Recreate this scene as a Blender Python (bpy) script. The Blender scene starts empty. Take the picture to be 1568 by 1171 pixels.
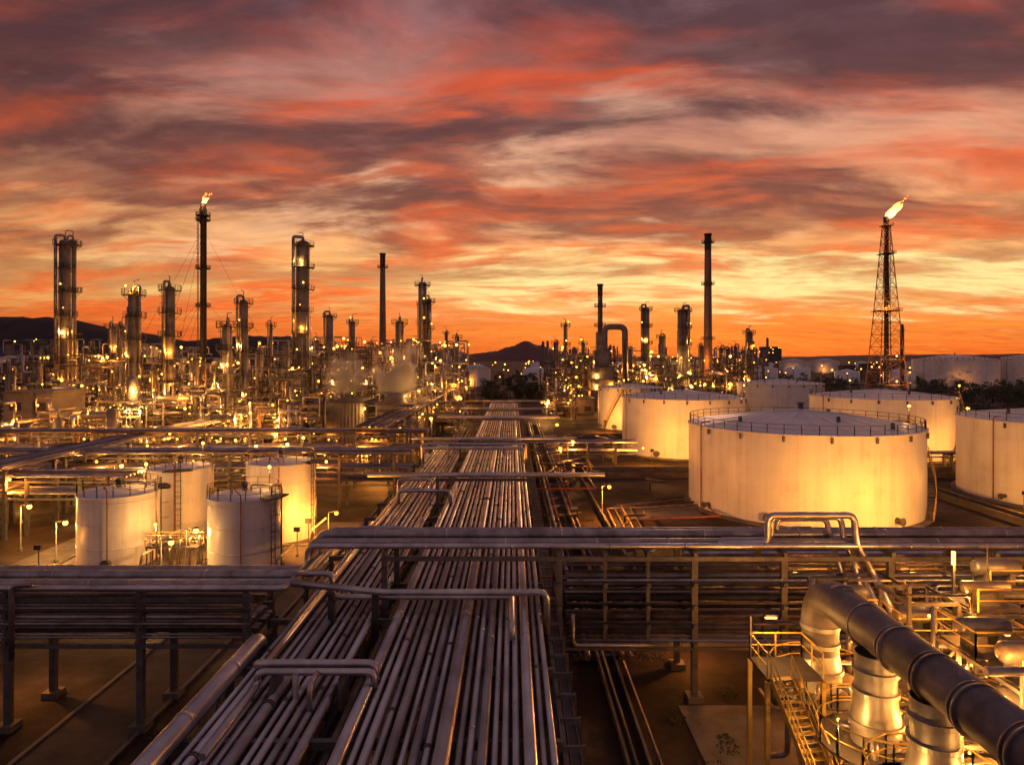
import bpy, math, random
from mathutils import Vector
random.seed(11)
R=random.random
def U(a,b): return a+(b-a)*random.random()
CH=20.0; F=1045.0
# image helpers
def X(b,d): return (b-784)*d/F
def Z(e,d): return CH-(e-545)*d/F
sc=bpy.context.scene

# ------------------------------------------------------------------ materials
def nodes_of(name):
    m=bpy.data.materials.new(name); m.use_nodes=True
    nt=m.node_tree; bs=nt.nodes['Principled BSDF']; return m,nt,bs
def nn(nt,t,**k):
    n=nt.nodes.new(t)
    for a,b in k.items(): setattr(n,a,b)
    return n
def noise(nt,vec,scale,detail=6,rough=.6,dist=0):
    n=nn(nt,'ShaderNodeTexNoise'); n.inputs['Scale'].default_value=scale
    n.inputs['Detail'].default_value=detail; n.inputs['Roughness'].default_value=rough
    n.inputs['Distortion'].default_value=dist
    if vec is not None: nt.links.new(vec,n.inputs['Vector'])
    return n.outputs['Fac']
def ramp(nt,fac,stops):
    r=nn(nt,'ShaderNodeValToRGB'); cr=r.color_ramp
    while len(cr.elements)<len(stops): cr.elements.new(.5)
    for e,(p,c) in zip(cr.elements,stops):
        e.position=p; e.color=(c[0],c[1],c[2],1)
    nt.links.new(fac,r.inputs['Fac']); return r.outputs['Color']
def mapping(nt,vec,scale=(1,1,1),rot=(0,0,0),loc=(0,0,0)):
    m=nn(nt,'ShaderNodeMapping'); nt.links.new(vec,m.inputs['Vector'])
    m.inputs['Scale'].default_value=scale; m.inputs['Rotation'].default_value=rot
    m.inputs['Location'].default_value=loc
    return m.outputs['Vector']
def coords(nt,which='Object'):
    return nn(nt,'ShaderNodeTexCoord').outputs[which]
def bump(nt,bs,h,strength=.3,dist=.05):
    b=nn(nt,'ShaderNodeBump'); b.inputs['Strength'].default_value=strength
    b.inputs['Distance'].default_value=dist
    nt.links.new(h,b.inputs['Height']); nt.links.new(b.outputs['Normal'],bs.inputs['Normal'])
def basic(name,c1,c2,metal=0,rough=.5,scale=1.5,r2=None,st=(1,1,1),bmp=.15):
    m,nt,bs=nodes_of(name)
    v=mapping(nt,coords(nt),scale=st)
    f=noise(nt,v,scale,8,.65)
    nt.links.new(ramp(nt,f,[(.35,c1),(.65,c2)]),bs.inputs['Base Color'])
    bs.inputs['Metallic'].default_value=metal
    f2=noise(nt,v,scale*3,5,.6)
    rr=ramp(nt,f2,[(.3,(rough,)*3),(.7,((r2 or rough+.15),)*3)])
    nt.links.new(rr,bs.inputs['Roughness'])
    if bmp: bump(nt,bs,f2,bmp,.03)
    return m
M={}
M['frame']=basic('galvanised_steel',(.075,.066,.063),(.15,.135,.13),.3,.5)
M['dark']=basic('dark_steel',(.03,.026,.026),(.07,.06,.055),.3,.5)
M['pipe']=basic('aluminium_cladding',(.34,.31,.31),(.66,.62,.62),.88,.28,.6,.42,(1,.35,1),.12)
M['pipe2']=basic('weathered_pipe',(.20,.175,.17),(.44,.395,.385),.8,.32,.7,.48,(1,.35,1))
M['pipe3']=basic('rusty_pipe',(.10,.06,.045),(.26,.18,.14),.5,.42,.9)
M['vessel']=basic('vessel_cladding',(.13,.11,.10),(.26,.23,.21),.55,.4,.5,.52)
M['silencer']=basic('silencer_cladding',(.26,.23,.20),(.44,.40,.36),.6,.38,.5,.52)
M['yellow']=basic('yellow_paint',(.50,.30,.05),(.66,.44,.08),0,.5)
M['orange']=basic('orange_paint',(.42,.15,.06),(.58,.25,.11),0,.5)
M['redpipe']=basic('red_paint',(.20,.05,.03),(.32,.08,.05),0,.45)
M['conc']=basic('concrete',(.08,.065,.055),(.16,.135,.115),0,.8,.6)
M['grate']=basic('steel_grating',(.06,.05,.045),(.12,.10,.09),.4,.6)
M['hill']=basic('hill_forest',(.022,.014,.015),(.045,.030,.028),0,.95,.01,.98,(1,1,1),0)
M['hill_haze']=basic('hill_forest_haze_tint',(.13,.055,.045),(.17,.075,.06),0,.95,.01,.98,(1,1,1),0)  # haze over the distant hills is put into their base colour
M['leaf']=basic('foliage',(.02,.028,.012),(.06,.07,.03),0,.8,.6,.9,(1,1,1),0)
M['bark']=basic('bark',(.05,.035,.025),(.1,.07,.05),0,.9)
M['bldg']=basic('painted_wall',(.11,.09,.085),(.18,.155,.14),0,.7,.2)
M['asphalt']=basic('asphalt',(.035,.025,.020),(.075,.054,.042),0,.85,.4)
M['stackred']=basic('stack_paint',(.24,.11,.08),(.34,.18,.14),0,.6,.2)
M['stackgrey']=basic('stack_concrete',(.15,.10,.09),(.22,.16,.15),0,.7,.2)

def tankmat(name):
    m,nt,bs=nodes_of(name)
    o=coords(nt)
    st=noise(nt,mapping(nt,o,scale=(1.4,1.4,.05)),1.2,6,.7)
    bl=noise(nt,mapping(nt,o,scale=(.3,.3,.3)),1.0,5,.6)
    a=nn(nt,'ShaderNodeMath',operation='MULTIPLY'); nt.links.new(st,a.inputs[0]); nt.links.new(bl,a.inputs[1])
    base=ramp(nt,a.outputs[0],[(.13,(.58,.54,.51)),(.22,(.71,.68,.66)),(.36,(.77,.75,.73))])
    sp=nn(nt,'ShaderNodeSeparateXYZ'); nt.links.new(o,sp.inputs[0])
    w=nn(nt,'ShaderNodeMath',operation='PINGPONG'); nt.links.new(sp.outputs['Z'],w.inputs[0]); w.inputs[1].default_value=1.1
    l=nn(nt,'ShaderNodeMath',operation='LESS_THAN'); nt.links.new(w.outputs[0],l.inputs[0]); l.inputs[1].default_value=.02
    mx=nn(nt,'ShaderNodeMix',data_type='RGBA'); 
    s=nn(nt,'ShaderNodeMath',operation='MULTIPLY'); nt.links.new(l.outputs[0],s.inputs[0]); s.inputs[1].default_value=.22
    nt.links.new(s.outputs[0],mx.inputs['Factor']); nt.links.new(base,mx.inputs['A']); mx.inputs['B'].default_value=(.35,.3,.27,1)
    nt.links.new(mx.outputs['Result'],bs.inputs['Base Color'])
    bs.inputs['Roughness'].default_value=.42
    bump(nt,bs,bl,.25,.3)
    return m
M['tank']=tankmat('white_tank_paint')
m,nt,bs=nodes_of('packed_earth'); o=coords(nt)
a=noise(nt,o,.05,10,.62,.3); b=noise(nt,o,.6,8,.7)
c=ramp(nt,a,[(.36,(.018,.011,.008)),(.5,(.042,.024,.015)),(.6,(.075,.046,.030)),(.7,(.024,.021,.012))])
d=ramp(nt,b,[(.3,(.35,.35,.35)),(.7,(1.25,1.2,1.15))])
mx=nn(nt,'ShaderNodeMix',data_type='RGBA',blend_type='MULTIPLY'); mx.inputs['Factor'].default_value=1
nt.links.new(c,mx.inputs['A']); nt.links.new(d,mx.inputs['B']); nt.links.new(mx.outputs['Result'],bs.inputs['Base Color'])
rr=ramp(nt,a,[(.4,(.95,)*3),(.55,(.6,)*3)]); nt.links.new(rr,bs.inputs['Roughness']); bs.inputs['Specular IOR Level'].default_value=.25
bump(nt,bs,b,.5,.15); M['ground']=m
def emis(name,col,s):
    m=bpy.data.materials.new(name); m.use_nodes=True; nt=m.node_tree; nt.nodes.clear()
    e=nt.nodes.new('ShaderNodeEmission'); e.inputs[0].default_value=(*col,1); e.inputs[1].default_value=s
    ou=nt.nodes.new('ShaderNodeOutputMaterial'); nt.links.new(e.outputs[0],ou.inputs[0])
    try: m.cycles.emission_sampling='NONE'
    except Exception: pass
    return m
M['b1']=emis('sodium_bulb',(1,.38,.04),5)
M['b2']=emis('warm_bulb',(1,.54,.08),6.5)
M['b3']=emis('led_bulb',(1,.62,.16),6)
SOD=(1,.33,.04); WRM=(1,.47,.11)

# ------------------------------------------------------------------ mesh builder
class MB:
    def __init__(s): s.v=[];s.f=[];s.m=[];s.sm=[];s.mats=[];s.L=[]
    def mi(s,k):
        if k not in s.mats: s.mats.append(k)
        return s.mats.index(k)
    def quad(s,idx,mi,sm=False): s.f.append(idx); s.m.append(mi); s.sm.append(sm)
    def box(s,x0,x1,y0,y1,z0,z1,k):
        n=len(s.v); mi=s.mi(k)
        s.v+=[(x0,y0,z0),(x1,y0,z0),(x1,y1,z0),(x0,y1,z0),(x0,y0,z1),(x1,y0,z1),(x1,y1,z1),(x0,y1,z1)]
        for q in ((3,2,1,0),(4,5,6,7),(0,1,5,4),(1,2,6,5),(2,3,7,6),(3,0,4,7)): s.quad([n+i for i in q],mi)
    def beam(s,a,b,w,k,h=None):
        h=h or w; a=Vector(a); b=Vector(b); d=b-a
        if d.length<1e-5: return
        d.normalize(); up=Vector((0,0,1)) if abs(d.z)<.95 else Vector((0,1,0))
        p=d.cross(up).normalized(); q=p.cross(d).normalized()
        n=len(s.v); mi=s.mi(k)
        for c in (a,b):
            for i,j in ((-1,-1),(1,-1),(1,1),(-1,1)): s.v.append(tuple(c+p*(i*w/2)+q*(j*h/2)))
        for f in ((0,3,2,1),(4,5,6,7),(0,1,5,4),(1,2,6,5),(2,3,7,6),(3,0,4,7)): s.quad([n+i for i in f],mi)
    def tube(s,pts,r,k,seg=8,radii=None,cap=True):
        P=[Vector(p) for p in pts]; mi=s.mi(k); n=len(P)
        T=[]
        for i in range(n):
            t=(P[min(i+1,n-1)]-P[max(i-1,0)])
            if t.length<1e-6: t=Vector((0,0,1))
            T.append(t.normalized())
        up=Vector((0,0,1)) if abs(T[0].z)<.9 else Vector((1,0,0))
        N=T[0].cross(up).normalized(); base=len(s.v)
        for i in range(n):
            N=(N-T[i]*N.dot(T[i])); 
            N=N.normalized() if N.length>1e-6 else T[i].orthogonal().normalized()
            B=T[i].cross(N); rr=radii[i] if radii else r
            for j in range(seg):
                a=2*math.pi*j/seg
                s.v.append(tuple(P[i]+(N*math.cos(a)+B*math.sin(a))*rr))
        for i in range(n-1):
            for j in range(seg):
                j2=(j+1)%seg
                s.quad([base+i*seg+j,base+i*seg+j2,base+(i+1)*seg+j2,base+(i+1)*seg+j],mi,True)
        if cap:
            s.quad([base+j for j in range(seg)][::-1],mi); s.quad([base+(n-1)*seg+j for j in range(seg)],mi)
    def pipe(s,pts,r,k,seg=8,bend=None,n=4):
        s.tube(fillet(pts,bend or r*2.5,n),r,k,seg)
    def flange(s,c,ax,r,k,th=.12,seg=10):
        c=Vector(c); ax=Vector(ax).normalized(); s.tube([c-ax*th/2,c+ax*th/2],r,k,seg)
    def lathe(s,cx,cy,prof,k,seg=24,sm=True,a0=0,a1=2*math.pi):
        mi=s.mi(k); full=abs(a1-a0-2*math.pi)<1e-6; ns=seg if full else seg+1; base=len(s.v)
        for r,z in prof:
            for j in range(ns):
                a=a0+(a1-a0)*j/seg; s.v.append((cx+r*math.cos(a),cy+r*math.sin(a),z))
        for i in range(len(prof)-1):
            for j in range(seg):
                j2=(j+1)%ns if full else j+1
                s.quad([base+i*ns+j,base+i*ns+j2,base+(i+1)*ns+j2,base+(i+1)*ns+j],mi,sm)
    def plate(s,cx,cy,z,r0,r1,a0,a1,k,seg=12,th=.12):
        s.lathe(cx,cy,[(r0,z),(r1,z),(r1,z+th),(r0,z+th),(r0,z)],k,seg,False,a0,a1)
    def ball(s,x,y,z,r,k,seg=6):
        s.lathe(x,y,[(r*math.sin(math.pi*i/4)+1e-4,z-r*math.cos(math.pi*i/4)) for i in range(5)],k,seg)
    def rail(s,pts,k,t=.06,h=1.1,sp=1.6,mid=True):
        for a,b in zip(pts[:-1],pts[1:]):
            a=Vector(a); b=Vector(b); n=max(1,int((b-a).length/sp))
            s.beam(a+Vector((0,0,h)),b+Vector((0,0,h)),t,k)
            if mid: s.beam(a+Vector((0,0,h*.5)),b+Vector((0,0,h*.5)),t*.8,k)
            for i in range(n+1):
                p=a.lerp(b,i/n); s.beam(p,p+Vector((0,0,h)),t,k)
    def ladder(s,x,y,z0,z1,dx,dy,k,t=.06,w=.5):
        px,py=-dy,dx
        for sg in (-1,1): s.beam((x+px*sg*w/2,y+py*sg*w/2,z0),(x+px*sg*w/2,y+py*sg*w/2,z1),t,k)
        z=z0+.3
        while z<z1:
            s.beam((x-px*w/2,y-py*w/2,z),(x+px*w/2,y+py*w/2,z),t*.7,k); z+=.6
        z=z0+2.4
        while z<z1:
            pts=[(x+dx*.7*math.sin(a)+px*.38*math.cos(a),y+dy*.7*math.sin(a)+py*.38*math.cos(a),z) for a in [math.pi*i/4 for i in range(5)]]
            for a,b in zip(pts[:-1],pts[1:]): s.beam(a,b,t*.6,k)
            z+=1.5
    def light(s,x,y,z,P,col,r=.12): s.L.append((x,y,z,P,col,r))
    def lamp(s,x,y,z,r,k,P=0,col=SOD):
        s.ball(x,y,z,r,k)
        if P: s.light(x,y,z-r-.25,P,col)
    def build(s,name,origin=None):
        if origin is None:
            xs=[p[0] for p in s.v]; ys=[p[1] for p in s.v]; zs=[p[2] for p in s.v]
            origin=((min(xs)+max(xs))/2,(min(ys)+max(ys))/2,min(zs))
        ox,oy,oz=origin
        me=bpy.data.meshes.new(name); me.from_pydata([(a-ox,b-oy,c-oz) for a,b,c in s.v],[],s.f)
        for k in s.mats: me.materials.append(M[k])
        me.polygons.foreach_set('material_index',s.m); me.polygons.foreach_set('use_smooth',s.sm)
        me.update()
        o=bpy.data.objects.new(name,me); sc.collection.objects.link(o); o.location=origin
        for x,y,z,P,col,r in s.L:
            l=bpy.data.lights.new('lamp_light','POINT'); l.energy=P; l.color=col; l.shadow_soft_size=r
            lo=bpy.data.objects.new('lamp_light',l); sc.collection.objects.link(lo); lo.parent=o; lo.location=(x-ox,y-oy,z-oz)
        return o
def fillet(pts,rad,n=4):
    P=[Vector(p) for p in pts]; out=[P[0]]
    for i in range(1,len(P)-1):
        a=P[i-1]-P[i]; b=P[i+1]-P[i]; r=min(rad,a.length*.49,b.length*.49)
        s=P[i]+a.normalized()*r; e=P[i]+b.normalized()*r
        for j in range(n+1):
            t=j/n; out.append(s.lerp(P[i],t).lerp(P[i].lerp(e,t),t))
    out.append(P[-1]); return out

# ------------------------------------------------------------------ camera, world
cam=bpy.data.cameras.new('camera'); co=bpy.data.objects.new('camera',cam); sc.collection.objects.link(co)
co.location=(0,0,CH); co.rotation_euler=(math.radians(90),0,0); cam.sensor_width=36; cam.lens=36*F/1568
cam.shift_y=-40.5/1568; cam.clip_start=.1; cam.clip_end=30000; sc.camera=co
sc.view_settings.view_transform='Standard'; sc.view_settings.look='None'; sc.view_settings.exposure=0

def lin(r,g,b):
    f=lambda c:(c/255/12.92 if c/255<.04045 else ((c/255+.055)/1.055)**2.4)
    return (f(r),f(g),f(b))
w=bpy.data.worlds.new('World'); sc.world=w; w.use_nodes=True; nt=w.node_tree
for n in list(nt.nodes): nt.nodes.remove(n)
def mth(op,a,b=None,c=None,clamp=False):
    n=nn(nt,'ShaderNodeMath',operation=op); n.use_clamp=clamp
    for i,v in enumerate((a,b,c)):
        if v is None: continue
        if isinstance(v,(int,float)): n.inputs[i].default_value=v
        else: nt.links.new(v,n.inputs[i])
    return n.outputs[0]
def sstep(v,a,b,lo=0,hi=1):
    n=nn(nt,'ShaderNodeMapRange',interpolation_type='SMOOTHSTEP'); nt.links.new(v,n.inputs['Value'])
    n.inputs['From Min'].default_value=a; n.inputs['From Max'].default_value=b
    n.inputs['To Min'].default_value=lo; n.inputs['To Max'].default_value=hi; return n.outputs['Result']
def mixc(f,a,b,bt='MIX'):
    n=nn(nt,'ShaderNodeMix',data_type='RGBA',blend_type=bt)
    for k,v in (('Factor',f),('A',a),('B',b)):
        if isinstance(v,(int,float)): n.inputs[k].default_value=v
        elif isinstance(v,tuple): n.inputs[k].default_value=(*v,1)
        else: nt.links.new(v,n.inputs[k])
    return n.outputs['Result']
g=nn(nt,'ShaderNodeTexCoord').outputs['Generated']
sp=nn(nt,'ShaderNodeSeparateXYZ'); nt.links.new(g,sp.inputs[0]); dx,dy,dz=sp.outputs
zc=mth('ADD',mth('MAXIMUM',dz,0.0),.12)
cb=nn(nt,'ShaderNodeCombineXYZ'); nt.links.new(mth('DIVIDE',dx,zc),cb.inputs[0]); nt.links.new(mth('DIVIDE',dy,zc),cb.inputs[1])
P=cb.outputs[0]
warp=nn(nt,'ShaderNodeTexNoise'); warp.inputs['Scale'].default_value=.6; warp.inputs['Detail'].default_value=2
nt.links.new(P,warp.inputs['Vector'])
wv=nn(nt,'ShaderNodeVectorMath',operation='MULTIPLY_ADD'); nt.links.new(warp.outputs['Color'],wv.inputs[0]); wv.inputs[1].default_value=(.8,.8,0); nt.links.new(P,wv.inputs[2])
PW=wv.outputs[0]
rot=math.radians
n1=noise(nt,mapping(nt,PW,scale=(.62,1.1,1),rot=(0,0,rot(20)),loc=(3.1,1.7,0)),1.4,10,.57,.15)
n2=noise(nt,mapping(nt,PW,scale=(.55,1.1,1),rot=(0,0,rot(26)),loc=(8.4,4.2,0)),1.4,10,.58,.2)
n3=noise(nt,mapping(nt,PW,scale=(.6,1.25,1),rot=(0,0,rot(14)),loc=(1.4,9.2,0)),2.6,9,.59,.2)
e=mth('DIVIDE',mth('MAXIMUM',dz,0.0),.6)
clear=ramp(nt,e,[(0,lin(232,106,40)),(.07,lin(248,138,56)),(.15,lin(255,208,124)),(.23,lin(254,184,112)),(.38,lin(226,152,110)),(.55,lin(190,130,112)),(.75,lin(152,112,114)),(1,lin(118,98,112))])
dark=ramp(nt,e,[(0,lin(196,74,34)),(.1,lin(208,84,42)),(.2,lin(156,74,54)),(.34,lin(118,68,60)),(.55,lin(92,58,60)),(.8,lin(76,54,62)),(1,lin(70,54,66))])
red=ramp(nt,e,[(0,lin(240,104,38)),(.15,lin(248,110,46)),(.35,lin(232,100,50)),(.6,lin(208,86,52)),(.85,lin(172,72,58)),(1,lin(112,68,76))])
az=mth('DIVIDE',dx,mth('MAXIMUM',dy,.05)); el=mth('DIVIDE',dz,mth('MAXIMUM',dy,.05))
elw=mth('ADD',el,mth('MULTIPLY',mth('SUBTRACT',n3,.5),.24)); 
def band(a0,e0,a1,e1,wd,nz,lo,hi,feather=.14):
    s=(e1-e0)/(a1-a0); d=mth('SUBTRACT',elw,mth('MULTIPLY_ADD',az,s,e0-s*a0)); q=mth('DIVIDE',d,wd); gss=mth('EXPONENT',mth('MULTIPLY',mth('MULTIPLY',q,q),-1.0))
    win=mth('MULTIPLY',sstep(az,a0-feather,a0+feather),sstep(az,a1-feather,a1+feather,1,0)); front=sstep(dy,.1,.3)
    return mth('MULTIPLY',mth('MULTIPLY',mth('MULTIPLY',gss,win),sstep(nz,lo,hi)),front)
m1=mth('MULTIPLY',sstep(n1,.38,.54),sstep(dz,.02,.20,.35,.95))
m3=mth('MULTIPLY',sstep(n3,.48,.68),sstep(dz,.1,.4,.7,.45))
m2=mth('MULTIPLY',sstep(n2,.47,.66),.74)
c=mixc(m1,clear,dark); c=mixc(m2,c,red); c=mixc(m3,c,mixc(.55,clear,dark))
for a0,e0,a1,e1,wd,st in ((-.48,.27,.05,.44,.036,.9),(-.1,.42,.30,.40,.028,.8),(.10,.24,.80,.32,.026,.7),(-.75,.075,.25,.085,.016,.9),(-.75,.11,-.3,.15,.02,.6),(.2,.165,.9,.14,.014,.7)):
    c=mixc(mth('MULTIPLY',band(a0,e0,a1,e1,wd,n2,.34,.58),st),c,red)
pale=mixc(.5,clear,lin(246,200,160))
for a0,e0,a1,e1,wd,st in ((-.40,.20,.08,.29,.018,.85),(.0,.33,.35,.40,.026,.55),(-.60,.15,-.1,.185,.016,.7),(.05,.18,.35,.195,.014,.8),(.3,.28,.8,.36,.035,.4)):
    c=mixc(mth('MULTIPLY',band(a0,e0,a1,e1,wd,n1,.60,.42),st),c,pale)
for a0,e0,a1,e1,wd,st in ((-.9,.40,-.35,.50,.085,.75),(.35,.45,.9,.42,.05,.5),(-.8,.24,-.45,.30,.05,.6),(-.25,.30,.0,.35,.03,.65)):
    c=mixc(mth('MULTIPLY',band(a0,e0,a1,e1,wd,n3,.3,.5),st),c,dark)
glowc=lin(255,226,150)
c=mixc(mth('MULTIPLY',band(-.12,.105,.9,.115,.030,n1,.66,.46),.97),c,glowc)
c=mixc(mth('MULTIPLY',band(-.9,.03,.95,.03,.02,n2,.2,.45),.55),c,mixc(sstep(az,-.6,.2),lin(202,84,46),lin(246,138,56)))
fine=sstep(noise(nt,mapping(nt,PW,scale=(.8,1.4,1),rot=(0,0,rot(20))),6,8,.62,.2),.3,.7,.88,1.11)
SAZ=math.atan2(.27,1.0); sd=Vector((math.sin(SAZ)*.998,math.cos(SAZ)*.998,.06))
dt=nn(nt,'ShaderNodeVectorMath',operation='DOT_PRODUCT'); nt.links.new(g,dt.inputs[0]); dt.inputs[1].default_value=sd
cosd=dt.outputs['Value']
k=mth('MULTIPLY',fine,sstep(cosd,.25,.97,.62,1.08))
cc=nn(nt,'ShaderNodeCombineXYZ'); [nt.links.new(k,cc.inputs[i]) for i in range(3)]
c=mixc(1.0,c,cc.outputs[0],'MULTIPLY')
# dusk: unseen sky overhead and behind set violet-grey, to cool light on pipes, tanks
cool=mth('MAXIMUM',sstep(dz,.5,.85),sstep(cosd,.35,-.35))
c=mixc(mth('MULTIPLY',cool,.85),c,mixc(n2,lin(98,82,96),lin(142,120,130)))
c=mixc(sstep(dz,-.02,0.0),(.02,.012,.01),c)
sky=nn(nt,'ShaderNodeTexSky',sky_type='NISHITA'); sky.sun_disc=False; sky.sun_elevation=math.radians(1.5); sky.sun_rotation=SAZ
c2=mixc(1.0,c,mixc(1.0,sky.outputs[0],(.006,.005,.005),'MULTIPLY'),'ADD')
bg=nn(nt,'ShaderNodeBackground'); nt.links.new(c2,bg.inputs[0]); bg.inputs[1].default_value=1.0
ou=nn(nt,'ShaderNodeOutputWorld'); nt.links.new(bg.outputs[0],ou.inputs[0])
sl=bpy.data.lights.new('sun','SUN'); sl.energy=.4; sl.angle=math.radians(4); sl.color=(1,.48,.26)
so=bpy.data.objects.new('sun',sl); sc.collection.objects.link(so); so.rotation_euler=(-sd+Vector((0,0,-.03))).to_track_quat('-Z','Y').to_euler()

# ------------------------------------------------------------------ ground, roads, hills
b=MB(); b.quad([0,1,2,3],b.mi('ground')); b.v=[(-9000,-300,0),(9000,-300,0),(9000,9000,0),(-9000,9000,0)]; b.build('ground',(0,0,0))
b=MB()
for x0,x1,y0,y1 in ((-24.5,-19.8,14,57.9),(-110,-44.1,57,62),(-44,-19.8,58,62.5),(-19.7,-15,48,62)):
    b.box(x0,x1,y0,y1,-.1,.02+random.random()*.008,'asphalt')
    if y1-y0>x1-x0: 
        for xx in (x0,x1): b.box(xx-.12,xx+.12,y0,y1,0,.14,'conc')
b.build('service_road')
b=MB()
for x0,x1,y0,y1 in ((9.5,20,22,39),(20.5,34,20,39),(8.5,30,47,60),(-48,-17,63.5,82),(14,24,84,92)):
    b.box(x0,x1,y0,y1,-.1,.06,'conc')
b.build('concrete_pad')
def ridge(name,pts,d,depth,mat='hill'):
    b=MB(); mi=b.mi(mat); n=170; x0=pts[0][0]; x1=pts[-1][0]; rows=7; ns=[U(0,6.28) for _ in range(6)]
    def hh(p):
        for (a,ya),(c2,yc) in zip(pts[:-1],pts[1:]):
            if a<=p<=c2: t=(p-a)/(c2-a); return ya+(yc-ya)*(t*t*(3-2*t))
        return pts[-1][1]
    for r in range(rows):
        t=r/(rows-1); prof=math.sin(t*math.pi)**.8 if 0<t<1 else 0
        for i in range(n+1):
            p=x0+(x1-x0)*i/n; h=max(0,Z(hh(p),d))
            h+=sum(math.sin(p*.035*(q+1)*1.3+ns[q]+t*3*q)*h*.03/(q+1) for q in range(6))
            b.v.append((X(p,d),d+(t-.5)*depth,max(-1,h*prof+ (0 if prof else -1)+ U(-1,1)*prof*2)))
    for r in range(rows-1):
        for i in range(n):
            a=r*(n+1)+i; b.quad([a,a+1,a+n+2,a+n+1],mi,True)
    b.build(name)
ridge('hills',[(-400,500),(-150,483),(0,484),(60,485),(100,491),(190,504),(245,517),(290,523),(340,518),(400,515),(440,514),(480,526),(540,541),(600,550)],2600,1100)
ridge('hills',[(600,551),(650,541),(690,534),(720,542),(760,538),(780,531),(805,521),(825,528),(860,540),(900,550)],3400,1200,'hill_haze')
ridge('hills',[(880,548),(1000,546),(1150,547),(1400,543),(1700,541),(2000,548)],4200,1000,'hill_haze')

# ------------------------------------------------------------------ storage tanks
def tank(x,y,r,h,cone,sa0=None,sa1=None,seg=72,name='storage_tank',rt=.07,lights=()):
    b=MB()
    b.lathe(x,y,[(r+.7,0),(r+.7,.25),(r+.05,.3)],'conc',seg)
    b.lathe(x,y,[(r,.25),(r,h)],'tank',seg)
    b.lathe(x,y,[(r+.02,h-.22),(r+.16,h-.22),(r+.16,h-.04),(r+.01,h+.02)],'tank',seg,False)
    b.lathe(x,y,[(r,h),(r*.5,h+cone*.56),(.4,h+cone),(.01,h+cone+.02)],'tank',seg)
    for i in range(24):
        a=i*math.pi/12; c,s=math.cos(a),math.sin(a)
        b.beam((x+c*r*.98,y+s*r*.98,h+.05),(x+c*r*.5,y+s*r*.5,h+cone*.56+.03),.07,'tank'); b.beam((x+c*r*.5,y+s*r*.5,h+cone*.56+.03),(x+c*.5,y+s*.5,h+cone+.03),.07,'tank')
    n=seg//2*1
    b.rail([(x+r*.99*math.cos(2*math.pi*i/n),y+r*.99*math.sin(2*math.pi*i/n),h+.02) for i in range(n+1)],'frame',rt,1.05,3)
    b.lathe(x,y,[(.35,h+cone),(.35,h+cone+.7),(.5,h+cone+.7),(.5,h+cone+.9),(.01,h+cone+.95)],'frame',10)
    for i in range(4):
        a=U(0,6.28); rr=r*U(.5,.85); zz=h+cone*(1-rr/r)
        b.lathe(x+rr*math.cos(a),y+rr*math.sin(a),[(.25,zz-.1),(.25,zz+.7),(.01,zz+.8)],'frame',8)
    for a,sz in ((-2.2,.45),(-1.2,.35),(-.5,.3),(-2.8,.3)):
        c,s=math.cos(a),math.sin(a)
        b.tube([(x+c*r*.99,y+s*r*.99,1.1),(x+c*(r+.8),y+s*(r+.8),1.1)],sz,'frame',12); b.flange((x+c*(r+.8),y+s*(r+.8),1.1),(c,s,0),sz*1.35,'frame',.12,12)
    for i in range(1,9):
        a=-math.pi*i/9; c,s=math.cos(a),math.sin(a); b.box(x+c*(r+.2)-.12,x+c*(r+.2)+.12,y+s*(r+.2)-.12,y+s*(r+.2)+.12,h-.9,h-.25,'frame')
    for a in (-2.9,):
        c,s=math.cos(a),math.sin(a); b.pipe([(x+c*(r+.25),y+s*(r+.25),.5),(x+c*(r+.25),y+s*(r+.25),h+.4),(x+c*(r-1),y+s*(r-1),h+.5)],.08,'redpipe',6)
    if sa0 is not None:
        N=int(h/.28); 
        pa=None
        for i in range(N+1):
            t=i/N; a=sa0+(sa1-sa0)*t; c,s=math.cos(a),math.sin(a); z=.3+(h-.3)*t
            b.beam((x+c*(r+.02),y+s*(r+.02),z),(x+c*(r+.95),y+s*(r+.95),z),.28,'frame',.05)
            q=((x+c*(r+.95),y+s*(r+.95),z),(x+c*(r+.12),y+s*(r+.12),z))
            if pa:
                b.beam(pa[0],q[0],.06,'yellow',.25); b.beam(pa[1],q[1],.06,'frame',.2)
                u=Vector((0,0,1.05)); b.beam(Vector(pa[0])+u,Vector(q[0])+u,.06,'yellow'); b.beam(Vector(pa[0])+u*.5,Vector(q[0])+u*.5,.05,'yellow')
            if i%3==0: b.beam(q[0],(q[0][0],q[0][1],z+1.05),.06,'yellow')
            pa=q
        c,s=math.cos(sa1),math.sin(sa1)
        b.plate(x,y,h,r-.2,r+1.3,sa1,sa1+.12,'grate',4)
        b.lamp(x+c*(r+1),y+s*(r+1),h+2.2,.2,'b2',400,WRM); b.beam((x+c*(r+1),y+s*(r+1),h),(x+c*(r+1),y+s*(r+1),h+2.1),.08,'frame')
    for l in lights: b.lamp(*l)
    b.build(name)
tank(X(1226,92),92,14.6,10.95,1.9,-.75,.1,96)
tank(35.6,142.6,12.4,11.6,1.3,-.9,0.1)
tank(32.8,190,8.8,11.4,.9,-2.6,-1.9)
tank(80,204,12.2,12,1.2)
tank(76.2,141,13.6,11.8,1.4,-1.1,-.2)
tank(80,97,14.2,11.2,1.5)
for px,d,r,h in ((1215,760,15,14),(1462,430,23.5,18.0),(1588,430,24,18.4),(730,450,9,12),(30,700,24,18),(-40,560,24,17),(1262,820,17,14),(1410,780,15,13),(80,760,20,15)):
    tank(X(px,d),d,r,h,3,seg=48,rt=.2,lights=((X(px,d)-r*.6,d-r*1.2,4,.4,'b1',2200,SOD),))  # lamp added at each far tank's foot so the shells read apart
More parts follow.
